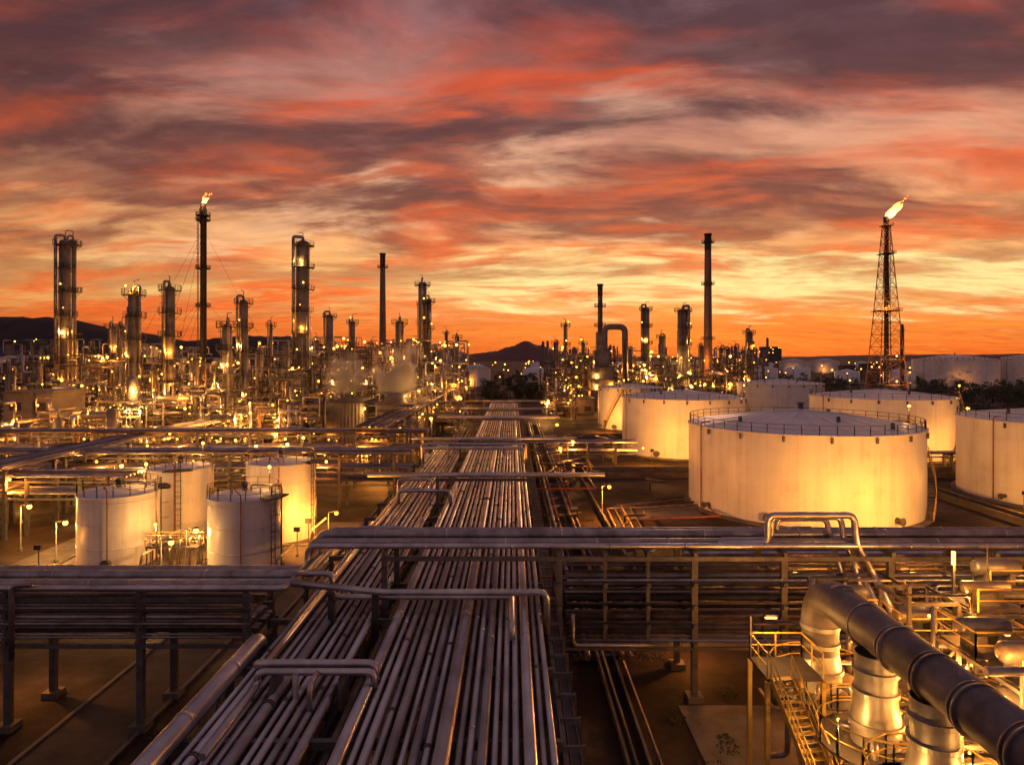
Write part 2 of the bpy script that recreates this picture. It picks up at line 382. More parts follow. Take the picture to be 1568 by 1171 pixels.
def ltank(x,y,r,h,la):
    b=MB()
    b.lathe(x,y,[(r+.3,0),(r+.3,.35),(r,.36)],'conc',40); b.lathe(x,y,[(r,.3),(r,h)],'tank',48)
    for z in (2.2,4.4,6.4):
        if z<h: b.lathe(x,y,[(r,z-.04),(r+.035,z-.03),(r+.035,z+.03),(r,z+.04)],'tank',48)
    b.lathe(x,y,[(r,h),(r+.1,h),(r+.1,h+.1),(r*.6,h+.33),(.02,h+.55)],'tank',48)
    n=16; b.rail([(x+r*math.cos(2*math.pi*i/n),y+r*math.sin(2*math.pi*i/n),h+.1) for i in range(n+1)],'yellow',.06,1.1,2)
    c,s=math.cos(la),math.sin(la); b.ladder(x+c*(r+.15),y+s*(r+.15),0,h+1.1,c,s,'frame',.06)
    b.plate(x,y,h+.1,r-.3,r+1.0,la-.35,la+.35,'grate',5)
    b.pipe([(x+.6,y,h+.4),(x+.6,y,h+1.0),(x+r+.3,y-.3,h+1.0),(x+r+.3,y-.3,.4)],.09,'pipe2')
    b.pipe([(x-.8,y-r*.3,h+.3),(x-.8,y-r*.3,h+.9),(x+r*.3,y-r-.2,h+.7),(x+r*.3,y-r-.2,.5),(x+2,y-r-.6,.5)],.06,'redpipe')
    b.lathe(x,y,[(.25,h+.5),(.25,h+1.1),(.45,h+1.1),(.02,h+1.35)],'frame',10)
    b.tube([(x+.9,y-r+.2,1),(x+.9,y-r-.35,1)],.35,'frame',12); b.flange((x+.9,y-r-.35,1),(0,1,0),.45,'frame',.08,12)
    return b
for px,d,r,h,la,lz in ((182,65.9,3.5,6.9,.6,1),(375,64.2,3.25,6.9,-.4,1),(277,75,3.3,7.8,-1.2,1),(430,75,3.6,8.4,-.2,1)):
    b=ltank(X(px,d),d,r,h,la); x=X(px,d)
    b.beam((x+r*.6,d+1,h+.1),(x+r*.6,d+1,h+2.4),.07,'frame'); b.lamp(x+r*.6,d+1,h+2.5,.17,'b2',300,WRM)
    b.pipe([(x-r-1,d+r+.5,.6),(x-r-1,d-r-1,.6),(x+r+1,d-r-1.2,.6),(x+r+1.3,d-r-1.2,2.2),(x+r+1.3,d,2.2)],.12,'pipe2',8)
    b.build('storage_tank')
b=MB(); 
b.box(-33.6,-28.8,62.5,63.7,2.4,2.5,'grate'); [b.beam((x,y,0),(x,y,2.4),.12,'frame') for x in (-33.5,-31.2,-28.9) for y in (62.6,63.6)]
b.rail([(-33.6,62.5,2.5),(-28.8,62.5,2.5)],'yellow',.05); b.rail([(-33.6,63.7,2.5),(-28.8,63.7,2.5)],'yellow',.05)
for i in range(6): b.pipe([(-33.4+i*.9,63.1,.2),(-33.4+i*.9,63.1,3.0+.2*(i%3)),(-33+i*.9,66,3.0+.2*(i%3)),(-33+i*.9,68,.5)],.09,'pipe',8)
b.lamp(-32.6,62.4,4.6,.15,'b2',500,WRM); b.beam((-32.6,62.5,2.5),(-32.6,62.5,4.5),.06,'frame'); b.build('access_platform')

# ------------------------------------------------------------------ main pipe rack
b=MB()
y0,y1=12,215
def prow(xs,z,ya,yb,mats=('pipe','pipe','pipe2','pipe3')):
    for x,r in xs:
        k=random.choice(mats); sg=14 if r>.2 else 10
        b.tube([(x,ya,z+r),(x,60,z+r),(x,yb,z+r)],r,k,sg)
        y=ya+U(2,9)
        while y<min(yb,130):
            if R()<.6: b.flange((x,y,z+r),(0,1,0),r+.02+.01*R(),k,U(.08,.2),sg)
            else: b.flange((x,y,z+r),(0,1,0),r*1.3,'frame',.08,sg); b.flange((x,y+.13,z+r),(0,1,0),r*1.3,'frame',.08,sg)
            y+=U(6,22)
def fillrow(xa,xb,sizes,gap=.13):
    out=[];x=xa;i=0
    while True:
        r=sizes[i%len(sizes)]
        if x+2*r>xb: break
        out.append((x+r,r)); x+=2*r+gap; i+=1
    return out
bed=fillrow(-6.45,1.7,[.24,.13,.17,.13,.2,.12,.17,.14,.31,.13,.14,.19,.12,.13,.14,.24,.11,.13,.30],.13)
prow(bed,5.5,y0,y1,('pipe','pipe','pipe','pipe2','pipe2'))
left=fillrow(-12.2,-7.5,[.14,.2,.15,.14,.24,.13,.16,.15],.14)
prow([p for i,p in enumerate(left)],5.2,y0,112,('pipe','pipe','pipe2','pipe2'))
prow(fillrow(-12,1.4,[.2,.14,.3,.16,.16],.35),3.4,y0,150,('pipe2','pipe3','dark'))
b.pipe([(-12.75,y0,5.75),(-12.75,33,5.75),(-12.75,34.5,5.75),(-12.75,34.8,2)],.42,'pipe',18,bend=1.1,n=6)
for yy in (18,22,26.5,31): b.flange((-12.75,yy,5.75),(0,1,0),.45,'pipe',.2,18)
y=14
while y<y1:
    xl=-13.4 if y<114 else -7
    for z in (5.38,3.28): b.box(xl,1.95,y-.14,y+.14,z-.32,z,'frame') if z>4 else b.box(xl,1.95,y-.12,y+.12,z-.3,z,'dark')
    for x in (xl+.15,-7.0,1.8):
        if x==-7.0 and xl==-7: continue
        b.box(x-.15,x+.15,y-.15,y+.15,0,5.06,'frame'); b.box(x-.4,x+.4,y-.4,y+.4,0,.3,'conc')
    for x,r in bed: b.box(x-.05,x+.05,y-.25,y+.25,5.385,5.56,'dark')
    if int(y/6)%4==0: b.beam((1.95,y,.5),(1.95,y+6,5),.12,'frame'); b.beam((xl,y,.5),(xl,y+6,5),.12,'frame')
    y+=6
for x in (-13.3,-7.0,2.02):
    for z in (5.0,3.0): b.box(x-.1,x+.1,y0,(114 if x<-10 else y1),z-.25,z,'frame')
for z in (4.7,4.1,3.5,2.9):
    b.box(2.2,2.65,y0,150,z,z+.05,'grate'); b.box(2.2,2.24,y0,150,z+.05,z+.17,'frame'); b.box(2.61,2.65,y0,150,z+.05,z+.17,'frame')
y=14
while y<150: 
    b.box(2.13,2.75,y-.06,y+.06,2.75,2.87,'frame'); b.box(2.7,2.82,y-.06,y+.06,2.6,5.2,'frame'); b.box(1.96,2.7,y-.06,y+.06,5.05,5.17,'frame')
    for z in (4.66,4.06,3.46): b.box(2.13,2.7,y-.05,y+.05,z-.1,z-.004,'frame')
    y+=2
b.pipe([(-10.9,24,5.9),(-10.9,29.2,5.9),(-10.9,29.2,6.5),(-5.9,29.2,6.5),(-5.9,29.2,5.9)],.15,'pipe',12)
b.pipe([(-11.3,60,5.85),(-11.3,31,5.85),(-11.3,30.0,6.5),(-6,30.0,6.5),(-6,30.0,5.8)],.18,'pipe',12)
b.pipe([(-9.2,29.0,6.5),(-9.2,29.0,2.0)],.14,'pipe2',10); b.pipe([(-8.3,29.2,6.5),(-8.3,28,6.5),(-8.3,28,3)],.12,'pipe2',10)
for x in (-10.2,-7.3): b.box(x-.07,x+.07,28.9,30.3,5.0,6.33,'frame')
for yy,za,zb,xa,xb in ((52,6.1,6.9,-11.8,-8),(66,6,7,-11,-6),(72,6,7,-12,-8.5),(92,6,7.6,-12,1.6),(94,6,7.9,-12.4,1.9),(97,6,7.4,-9,-1)):
    b.pipe([(xa,yy+6,za-.3),(xa,yy,za-.3),(xa,yy,zb),(xb,yy,zb),(xb,yy,za-.4),(xb,yy+8,za-.4)],U(.14,.24),'pipe',10)
for yy in (66,95,128,130,150,175):
    for x in (-7.2,2.1): b.box(x-.15,x+.15,yy-.15,yy+.15,0,8.2,'frame')
    b.box(-7.4,2.3,yy-.13,yy+.13,7.9,8.18,'frame'); b.tube([(-14,yy+.3,8.45),(9,yy+.3,8.45)],.22,'pipe',10); b.tube([(-14,yy+.9,8.45),(9,yy+.9,8.45)],.16,'pipe2',8)
b.build('main_pipe_rack')

# ------------------------------------------------------------------ transverse pipe racks
b=MB()
rs=[(.17,40.0),(.22,40.55),(.17,41.1),(.30,41.75),(.2,42.4),(.24,43.0),(.16,43.55)]
for i,(r,y) in enumerate(rs):
    yl=y-3.6; xs=-12.1+ (y-40)*.15; dz_=(0,.04,0,.1,0,.05,0)[i]
    b.pipe([(-80,yl,7.45+r),(xs,yl,7.45+r),(xs+.1,y,7.5+r),(xs+.1,y,8.7+r+dz_),(100,y,8.7+r+dz_)] ,r,('pipe','pipe2')[i%2],14,bend=.55,n=5)
    x=-60+U(0,5)
    while x<60:
        if abs(x+12)>1.5:
            b.flange((x,yl if x<-12 else y,(7.45 if x<-12 else 8.7+dz_)+r),(1,0,0),r+.025,'pipe',.1,14)
        x+=U(4,9)
for x in (-66,-60,-53,-47.5,-40,-33.5,-27,-19.9,-14.2):
    for y in (36.6,40.2):
        b.box(x-.17,x+.17,y-.17,y+.17,0,7.4,'frame'); b.box(x-.45,x+.45,y-.45,y+.45,0,.35,'conc')
    for z in (7.42,6.3,5.6,4.9): b.box(x-.12,x+.12,36.2,40.6,z-.24,z,'frame')
for z in (6.3,5.6,4.9):
    for y in [36.5+i*.42 for i in range(9)]:
        r=random.choice((.09,.11,.15,.07)); b.tube([(-80,y,z+r),(-14,y,z+r)],r,random.choice(('pipe2','dark','pipe')),8)
for y in (36.35,40.45):
    b.box(-80,-13.8,y-.07,y+.07,6.9,7.15,'frame'); b.box(-80,-13.8,y-.07,y+.07,4.45,4.65,'frame')
xc=[-7.4,2.75,5.4,7.9,10.6,15.8,22,28,34,40,47,54]
for x in xc:
    sm=x in (5.4,7.9)
    for y in (39.7,43.9):
        t=.1 if sm else .17; b.box(x-t,x+t,y-t,y+t,(2.9 if sm else 0),8.62,'frame')
        if not sm: b.box(x-.45,x+.45,y-.45,y+.45,0,.35,'conc')
    for z in (8.66,6.9,5.6,4.5,3.4):
        if x<0 and z<8: continue
        b.box(x-.12,x+.12,39.3,44.3,z-.24,z,'frame')
for z in (6.9,5.6,4.5,3.4):
    for y in [39.6+i*.6 for i in range(8)]:
        r=random.choice((.07,.1,.14,.18)); 
        if R()<.85: b.tube([(3.2,y,z+r),(100,y,z+r)],r,random.choice(('pipe2','pipe','dark','pipe3')),8)
for y in (39.5,44.1):
    b.box(-7.4,100,y-.08,y+.08,8.15,8.4,'frame')
    b.box(2.75,100,y-.07,y+.07,3.0,3.16,'frame')
for i,(x0_,x1_) in enumerate(((15.1,20.2),(15.6,19.8),(16.2,19.3),(17.3,18.7))):
    y=40.3+i*.75; zt=10.6-i*.28-(.5 if i==3 else 0); r=.2-.02*i
    b.pipe([(x0_-3,y,8.95),(x0_,y,8.95),(x0_,y,zt),(x1_,y,zt),(x1_,y-.3,8.95),(x1_+1,y-.3,7.2 if i<2 else 8.9),(x1_+1.1,y-3,5)],r,'pipe',12,bend=.45,n=5)
b.pipe([(-25.5,36.2,7.9),(-26.4,36.0,7.9),(-26.4,36.0,4)],.14,'pipe2',10)
b.pipe([(-12,37,7.7),(-7,37,7.2),(1.9,37,7.2),(1.9,37,5)],.18,'pipe',10); b.pipe([(-12,38,7.9),(-10,38,7.9),(-10,38,6.6),(0,38,6.6),(0,34,6.6),(0,34,5.9)],.16,'pipe',10)
for x in (-9.9,-7.5,1.9): b.box(x-.17,x+.17,37.3,37.6,0,7.0,'dark')
b.pipe([(3.5,39.2,5.2),(3.5,39.2,3.4),(5,39.2,3.4),(9,39.2,3.4)],.13,'pipe2',10)
for x,y,z,P_ in ((12,44.8,2.8,700),(30,44.6,3.0,900),(-28.5,41,3.8,650),(-50,41,3.6,600)): b.lamp(x,y,z,.1,'b1',P_,SOD)
b.build('pipe_rack')
def xrack(y,xa,xb,levels,w=4,step=7,name='pipe_rack',n=7):
    b=MB(); x=xa
    while x<=xb:
        for yy in (y,y+w): b.box(x-.18,x+.18,yy-.18,yy+.18,0,levels[0],'frame')
        for z in levels: b.box(x-.14,x+.14,y-.3,y+w+.3,z-.25,z,'frame')
        x+=step
    for i,z in enumerate(levels):
        for j in range(n):
            r=U(.1,.26) if i==0 else U(.08,.18); yy=y+.2+(w-.4)*j/(n-1)
            b.tube([(xa-1,yy,z+r),(xb+1,yy,z+r)],r,random.choice(('pipe','pipe2','pipe','pipe3')),8)
        b.box(xa,xb,y-.3,y-.15,z-.5,z-.28,'frame')
    for x in range(int(xa),int(xb),16):
        b.lamp(x+U(0,8),y-.4,levels[0]-.8,.18,random.choice(('b1','b2')),800,SOD)
    b.build(name)
xrack(87,-92,-14,[7.4,5.6,4.0]); xrack(104,-120,-14,[8.2,6.0],4,8)
xrack(76,-90,-44,[6.4,4.5],5,6); xrack(58,16,100,[2.6],2.2,6,n=5); xrack(125,4,22,[4,2.5],3,5)
xrack(150,-140,-12,[9.5,7],4,8); xrack(118,60,130,[3],2,8,n=4)
def yrack(x,ya,yb,levels,w=4,step=7,n=7,name='pipe_rack'):
    b=MB(); y=ya
    while y<=yb:
        for xx in (x,x+w): b.box(xx-.18,xx+.18,y-.18,y+.18,0,levels[0],'frame')
        for z in levels: b.box(x-.3,x+w+.3,y-.14,y+.14,z-.25,z,'frame')
        y+=step
    for z in levels:
        for j in range(n):
            r=U(.1,.26); xx=x+.2+(w-.4)*j/(n-1); b.tube([(xx,ya-1,z+r),(xx,yb+1,z+r)],r,random.choice(('pipe2','pipe2','pipe3','dark')),8)
    for i in range(3): b.lamp(x+w+.5,ya+8+i*28,levels[0]-1,.18,'b2',800,SOD)
    b.build(name)
yrack(-60,66,180,[7.6,5.4],5,8,8); yrack(-92,70,200,[8,5.4],6,8,9); yrack(-24,105,240,[9,7],5,8)
yrack(14,215,420,[8,6],6,10)

b=MB()
for x,r in ((4.4,.16),(4.9,.22),(5.5,.12),(7.1,.2),(7.7,.14)):
    b.tube([(x,44,.55),(x,200,.55)],r,random.choice(('pipe2','dark','pipe3')),8)
y=45
while y<200: b.box(4,8,y-.15,y+.15,0,.34,'conc'); y+=5
b.build('ground_pipeline')
b=MB(); 
b.box(5.55,5.7,14,60,0,.45,'conc'); b.box(6.6,6.75,14,60,0,.45,'conc'); b.tube([(6.0,14,.3),(6.0,60,.3)],.12,'dark',8); b.tube([(7.2,14,.3),(7.2,60,.3)],.1,'pipe3',8)
b.build('drainage_channel')
def wallp(pts,h=.9,t=.25,name='bund_wall'):
    b=MB()
    for (a,c_),(d_,e_) in zip(pts[:-1],pts[1:]): b.beam((a,c_,h/2-.1),(d_,e_,h/2-.1),t,'conc',h+.2)
    b.build(name)
wallp([(11,66),(11,112),(60,112),(60,70),(20,70),(11,66)]); wallp([(14,118),(14,168),(58,168),(58,118),(14,118)]); wallp([(62,72),(62,112),(110,112)],); wallp([(60.5,118),(60.5,165),(110,165),(110,118),(60.5,118)])
wallp([(9,47),(9,60),(13,62)],.5)
b=MB()
b.pipe([(9,70,.8),(14,80,.8),(25,82,.8),(25,86,.8)],.12,'redpipe',8); b.pipe([(58,74,.8),(70,80,.8),(110,60,.8)],.12,'redpipe',8); b.pipe([(3.5,98,1),(12,98,1),(12,120,1)],.12,'redpipe',8)
b.pipe([(60,78,.7),(100,66,.7)],.1,'redpipe',8)
b.build('fire_water_pipe')
b=MB()
for i in range(4):
    y=72+i*.9; b.pipe([(5,y,.8+.1*i),(11.5+i,y,.8),(12+i,y+14,.8),(24,y+16+i,.8)],.10+.02*(i%3),('pipe3','dark')[i%2],8)
for i in range(34):
    x=U(4,22); y=U(52,160); b.pipe([(x,y,.1),(x,y,1.4),(x+U(-3,4),y,1.4),(x+U(-3,4),y+U(3,12),.8)],U(.08,.16),random.choice(('pipe2','pipe3','dark','dark')),8)
    if i%3==0:
        q=U(.8,2); b.box(x+1,x+1+q,y+2,y+3,0,U(.8,1.8),random.choice(('dark','frame','conc')))
b.build('manifold_piping')

# ------------------------------------------------------------------ columns, stacks
def column(x,y,r,h,np_=6,name='distillation_column',lp=0,t=.14,mat='vessel',neck=True,top=None,seg=16):
    b=MB(); r2=top or r
    hs=h*.55
    b.lathe(x,y,[(r*1.2,0),(r*1.2,.6),(r*1.02,2.5),(r,2.6),(r,hs),(r2,hs+r*.8),(r2,h-r2*.6),(r2*.85,h-r2*.25),(r2*.5,h-.06*r2),(.02,h)],mat,seg)
    z=3
    while z<h-r: 
        rr=r if z<hs else r2
        if z<hs-.2 or z>hs+r: b.lathe(x,y,[(rr,z-.06),(rr+.04,z),(rr,z+.06)],mat,seg)
        z+=U(2.4,3.4)
    if neck:
        a=U(-3.3,.2); c,s=math.cos(a),math.sin(a); q=.2*r+.1
        b.pipe([(x,y,h-.3),(x,y,h+1.0),(x+c*(r+q+.3),y+s*(r+q+.3),h+1.0),(x+c*(r+q+.3),y+s*(r+q+.3),3)],q,'pipe2',8,bend=.7)
    for i in range(3):
        a=U(-3,0); c,s=math.cos(a),math.sin(a); q=U(.1,.22); zz=U(.3,.9)*h
        b.pipe([(x+c*r*.9,y+s*r*.9,zz),(x+c*(r+.5),y+s*(r+.5),zz),(x+c*(r+.5),y+s*(r+.5),4)],q,random.choice(('pipe','pipe2')),6)
    zs=[h*(.25+.72*i/(np_-1)) for i in range(np_)] if np_>1 else [h*.95]
    la=U(-2.4,-.7); prev=2
    for i,z in enumerate(zs):
        rr=r if z<hs else r2; last=i==len(zs)-1
        a0=la-.5 if not last else 0; a1=a0+U(1.8,4.2) if not last else 2*math.pi
        ro=rr+1.15+.1*r
        b.plate(x,y,z,rr*.97,ro,a0,a1,'grate',12,.15)
        n=10; b.rail([(x+ro*math.cos(a0+(a1-a0)*j/n),y+ro*math.sin(a0+(a1-a0)*j/n),z+.15) for j in range(n+1)],'frame',t*.6,1.15,2)
        for a in (a0+.3,(a0+a1)/2,a1-.3): b.beam((x+rr*math.cos(a),y+rr*math.sin(a),z-1.1),(x+ro*math.cos(a),y+ro*math.sin(a),z),t*.7,'frame')
        cl,sl_=math.cos(la),math.sin(la); b.ladder(x+cl*(rr+.5),y+sl_*(rr+.5),prev,z+1.1,cl,sl_,'frame',t*.6); prev=z
        if i<len(zs)-1 or R()<.3:
            a=U(-2.6,-.5); 
            if R()<.65 or i<2: b.lamp(x+(rr+.8)*math.cos(a),y+(rr+.8)*math.sin(a),z+2.0,U(.16,.3)*y/190,random.choice(('b1','b2','b2')),lp if i in (0,2,5) else 0,random.choice((SOD,WRM)))
    a=U(0,6); b.beam((x,y,h),(x,y,h+2.2),t,'frame'); b.beam((x,y,h+2.2),(x+math.cos(a)*1.6,y+math.sin(a)*1.6,h+2.4),t,'frame')
    b.build(name)
def colp(px,ptop,wpx,d,**k): column(X(px,d),d,wpx*d/F/2,Z(ptop,d)-1.2,**k)
colp(100,360,17,172,np_=7,lp=1300); colp(112,360,9,174,np_=4)
colp(205,437,16,150,np_=6,lp=1500); colp(260,430,15,152,np_=6,lp=1500); colp(348,487,14,142,np_=5,lp=1300)
colp(373,452,13,175,np_=5,lp=1000); colp(464,362,20,200,np_=7,lp=1300); colp(173,492,11,185,np_=4,lp=800); colp(187,492,8,190,np_=3)
colp(505,476,11,240,np_=3); colp(540,486,8,240,np_=4); colp(612,485,13,215,np_=4,lp=900); colp(647,426,13,235,np_=6,lp=1300); colp(657,452,8,238,np_=4)
colp(415,490,5,230,np_=2); colp(700,510,7,300,np_=3); colp(632,520,9,200,np_=3,lp=800); colp(440,520,8,190,np_=3); colp(395,530,9,160,np_=3,lp=700)
colp(300,540,9,150,np_=3,lp=800); colp(235,555,8,150,np_=3); colp(60,545,10,165,np_=3,lp=800); colp(135,530,9,190,np_=3); colp(15,560,12,150,np_=3,lp=700)
colp(485,515,7,230,np_=3);colp(570,520,7,260,np_=3)
colp(866,492,6,290,np_=4,t=.2); colp(989,466,11,300,np_=5,lp=1600,t=.2); colp(1046,468,17,290,np_=5,lp=1600,t=.2); colp(1147,503,11,300,np_=4,lp=1200,t=.2)
colp(1012,510,6,310,np_=3,t=.2); colp(1104,528,6,330,np_=2); colp(1115,530,6,330,np_=2); colp(1126,526,6,335,np_=2); colp(1137,532,5,335,np_=2); colp(850,520,5,330,np_=2); colp(893,520,6,300,np_=3); colp(965,530,7,300,np_=2); colp(1075,525,7,310,np_=2)
colp(683,505,4,380,np_=2)
def stack(px,ptop,w0,w1,d,mat,name='chimney_stack',plats=(),rings=True):
    b=MB(); x=X(px,d); h=Z(ptop,d); r0=w0*d/F/2; r1=w1*d/F/2
    r=lambda z:r0+(r1-r0)*z/h
    b.lathe(x,d,[(r0*1.3,0),(r0*1.3,2),(r0,4),(r(h*.9),h*.9)],mat,20); b.lathe(x,d,[(r(h*.9)+.05,h*.9),(r1+.12,h-.8),(r1+.35,h-.7),(r1+.35,h),(r1*.8,h),(r1*.75,h-3)],'dark',20)
    if rings:
        for i in range(1,12): z=h*i/13; b.lathe(x,d,[(r(z),z-.15),(r(z)+.12,z),(r(z),z+.15)],mat,20)
    for p in plats:
        z=Z(p,d); b.plate(x,d,z,r(z)*.9,r(z)+1.3,0,6.2832,'grate',14,.2); b.rail([(x+(r(z)+1.3)*math.cos(j*.6283),d+(r(z)+1.3)*math.sin(j*.6283),z) for j in range(11)],'frame',.12,1.2,2)
    b.ladder(x+.2,d-r0-.2,3,h-2,0,-1,'frame',.12)
    b.lamp(x-3,d-5,18,.35,'b1',2000,SOD)
    return b,x,h
stack(586,388,12,7.5,330,'stackgrey',plats=(410,))[0].build('chimney_stack')
stack(1084,358,14,9.5,300,'stackred',plats=(372,436,520))[0].build('chimney_stack')
b,x,h=stack(919,435,9,7,262,'stackgrey',plats=(470,500)); b.build('chimney_stack')
b=MB(); d=258; xa,xb=X(903,d),X(937,d)
b.box(xa,xb,d-5,d+5,3,16,'vessel'); b.box(xa+1.5,xb-1.5,d-3,d+3,16,22,'vessel'); b.box(xa+2.5,xb-2.5,d-2,d+2,22,29,'vessel')
for x in (xa,xb): 
    for y in (d-5.1,d+5.1): b.box(x-.25,x+.25,y-.25,y+.25,0,16.5,'frame')
for z in (3,7.3,11.6,16.1): b.box(xa-1,xb+1,d-6.2,d+6,z-.2,z,'grate'); b.rail([(xa-1,d-6.2,z),(xb+1,d-6.2,z)],'frame',.12,1.2,2)
for z in (9,13): b.lamp(xa+2,d-5.8,z,.4,'b2',1300,WRM); b.lamp(xb-1,d-5.8,z-3,.4,'b1',1300)
b.pipe([(X(926,d),d,22),(X(926,d),d,31),(X(957,d),d,31),(X(957,d),d,8)],1.15,'vessel',14,bend=2.2,n=6)
b.build('fired_heater')
b=MB(); d=262; x=X(311,d); h=Z(312,d); b.lathe(x,d,[(1.6,0),(1.5,3),(1.15,6),(1.0,h-8),(1.35,h-7.5),(1.35,h-2),(1.0,h-1.5),(1.1,h),(.8,h),(.8,h-2)],'dark',16)
for i in range(24): z=6+i*(h-16)/24; b.lathe(x,d,[(1.1,z-.1),(1.3,z),(1.1,z+.1)],'dark',12)
for p in (331,338,412,470): z=Z(p,d); b.plate(x,d,z,1,2.6,0,6.2832,'grate',12,.25); b.rail([(x+2.6*math.cos(j*.6283),d+2.6*math.sin(j*.6283),z) for j in range(11)],'dark',.15,1.3,2)
b.pipe([(x+1.5,d-.8,h-3),(x+1.5,d-.8,2)],.25,'dark',6); b.ladder(x-1.5,d-1,3,h-5,-1,0,'dark',.14,.8)
for a in (.3,2.4,4.5,3.5):
    for z,rr in ((h*.88,34),(h*.55,30)): b.beam((x,d,z),(x+rr*math.cos(a),d+rr*math.sin(a),0),.07,'dark')
b.build('flare_stack'); F1=(x,d,h)
b=MB(); d=330; x=X(1357,d); h=Z(345,d); hb=7.3; ht=1.25
N=15; zz=[h*(1-(1-i/N)**1.12) for i in range(N+1)]
wv_=lambda z:hb+(ht-hb)*(z/h)**.85
for i in range(N+1):
    z=zz[i]; q=wv_(z); C=[(x-q,d-q,z),(x+q,d-q,z),(x+q,d+q,z),(x-q,d+q,z)]
    for j in range(4): b.beam(C[j],C[(j+1)%4],.18,'orange')
    if i:
        for j in range(4): b.beam(pc[j],C[j],.32,'orange'); b.beam(pc[j],C[(j+1)%4],.14,'orange'); b.beam(pc[(j+1)%4],C[j],.14,'orange')
    pc=C
b.lathe(x,d,[(1.0,0),(.9,h),(1.3,h+1),(1.3,h+4),(.9,h+4.2),(.7,h+3)],'dark',14)
for z in (h-.5,h-14,h*.5): q=wv_(z)+1; b.box(x-q,x+q,d-q,d+q,z,z+.25,'grate'); b.rail([(x-q,d-q,z),(x+q,d-q,z),(x+q,d+q,z)],'orange',.15,1.3,2)
b.ladder(x+wv_(0)*.1,d-1.6,1,h,0,-1,'frame',.15,.9)
for z in (8,20): b.lamp(x,d-9,z,.4,'b2',1800,WRM)
b.lamp(x-2.5,d-7,h*.5+2,.25,'b1',1800,WRM)
b.build('flare_tower'); F2=(x,d,h+3.6)
b=MB(); d=345; x=X(1381,d); b.lathe(x,d,[(.9,0),(.8,Z(497,d)),(.1,Z(496,d))],'dark',12); b.ladder(x,d-1.2,1,Z(500,d),0,-1,'frame',.15,.8); b.plate(x,d,Z(505,d),.7,2,0,6.28,'grate'); b.build('flare_stack')
m=bpy.data.materials.new('flame'); m.use_nodes=True; nt2=m.node_tree; nt2.nodes.clear()
o=nn(nt2,'ShaderNodeTexCoord').outputs['Generated']; s_=nn(nt2,'ShaderNodeSeparateXYZ'); nt2.links.new(o,s_.inputs[0])
nz=noise(nt2,o,3.5,4,.6,.5); ad=nn(nt2,'ShaderNodeMath',operation='MULTIPLY_ADD'); nt2.links.new(nz,ad.inputs[0]); ad.inputs[1].default_value=.9; 
ad2=nn(nt2,'ShaderNodeMath',operation='ADD'); nt2.links.new(s_.outputs['Z'],ad2.inputs[0]); ad2.inputs[1].default_value=-.42; nt2.links.new(ad2.outputs[0],ad.inputs[2])
col=ramp(nt2,ad.outputs[0],[(.0,(1,.75,.35)),(.4,(1,.55,.16)),(.75,(1,.28,.03)),(1,(.8,.12,.01))])
em=nn(nt2,'ShaderNodeEmission'); nt2.links.new(col,em.inputs[0]); em.inputs[1].default_value=3.0
oo=nn(nt2,'ShaderNodeOutputMaterial'); nt2.links.new(em.outputs[0],oo.inputs[0]); M['flame']=m
def flame(x,y,z,L,lean,P):
    b=MB()
    for i in range(11):
        a=U(-.5,.5); l=L*U(.5,1.0) if i else L; ox,oy=U(-.6,.6)*L*.12,U(-.5,.5)*L*.1; n=14; pts=[];rad=[]
        for j in range(n+1):
            t=j/n; pts.append((x+ox+(lean+a*.5)*l*t+math.sin(t*6+i*1.7)*l*.06*t*2,y+oy+a*l*.2*t,z-.4+l*(t-.1*t*t)*(.9 if i else 1))); rad.append(max(.02,l*.2*(math.sin(math.pi*min(1,(t*.92+.1)))**.8)*(1-.35*t)*U(.85,1.15)))
        b.tube(pts,1,'flame',10,rad)
    for i in range(5): 
        q=U(.85,1.25)*L; px_=x+lean*q+U(-1,1.8); pz=z+q*.9; b.tube([(px_,y,pz),(px_+.3,y,pz+.5),(px_+.5,y,pz+1.1)],1,'flame',6,[.05,U(.15,.35),.03])
    b.light(x+lean*L*.5,y-L*.6,z+L*.5,P,(1,.45,.12),1.0)
    b.build('flare_flame')
flame(*F2,9.5,.8,12000); flame(F1[0],F1[1],F1[2],3.8,.35,2500)

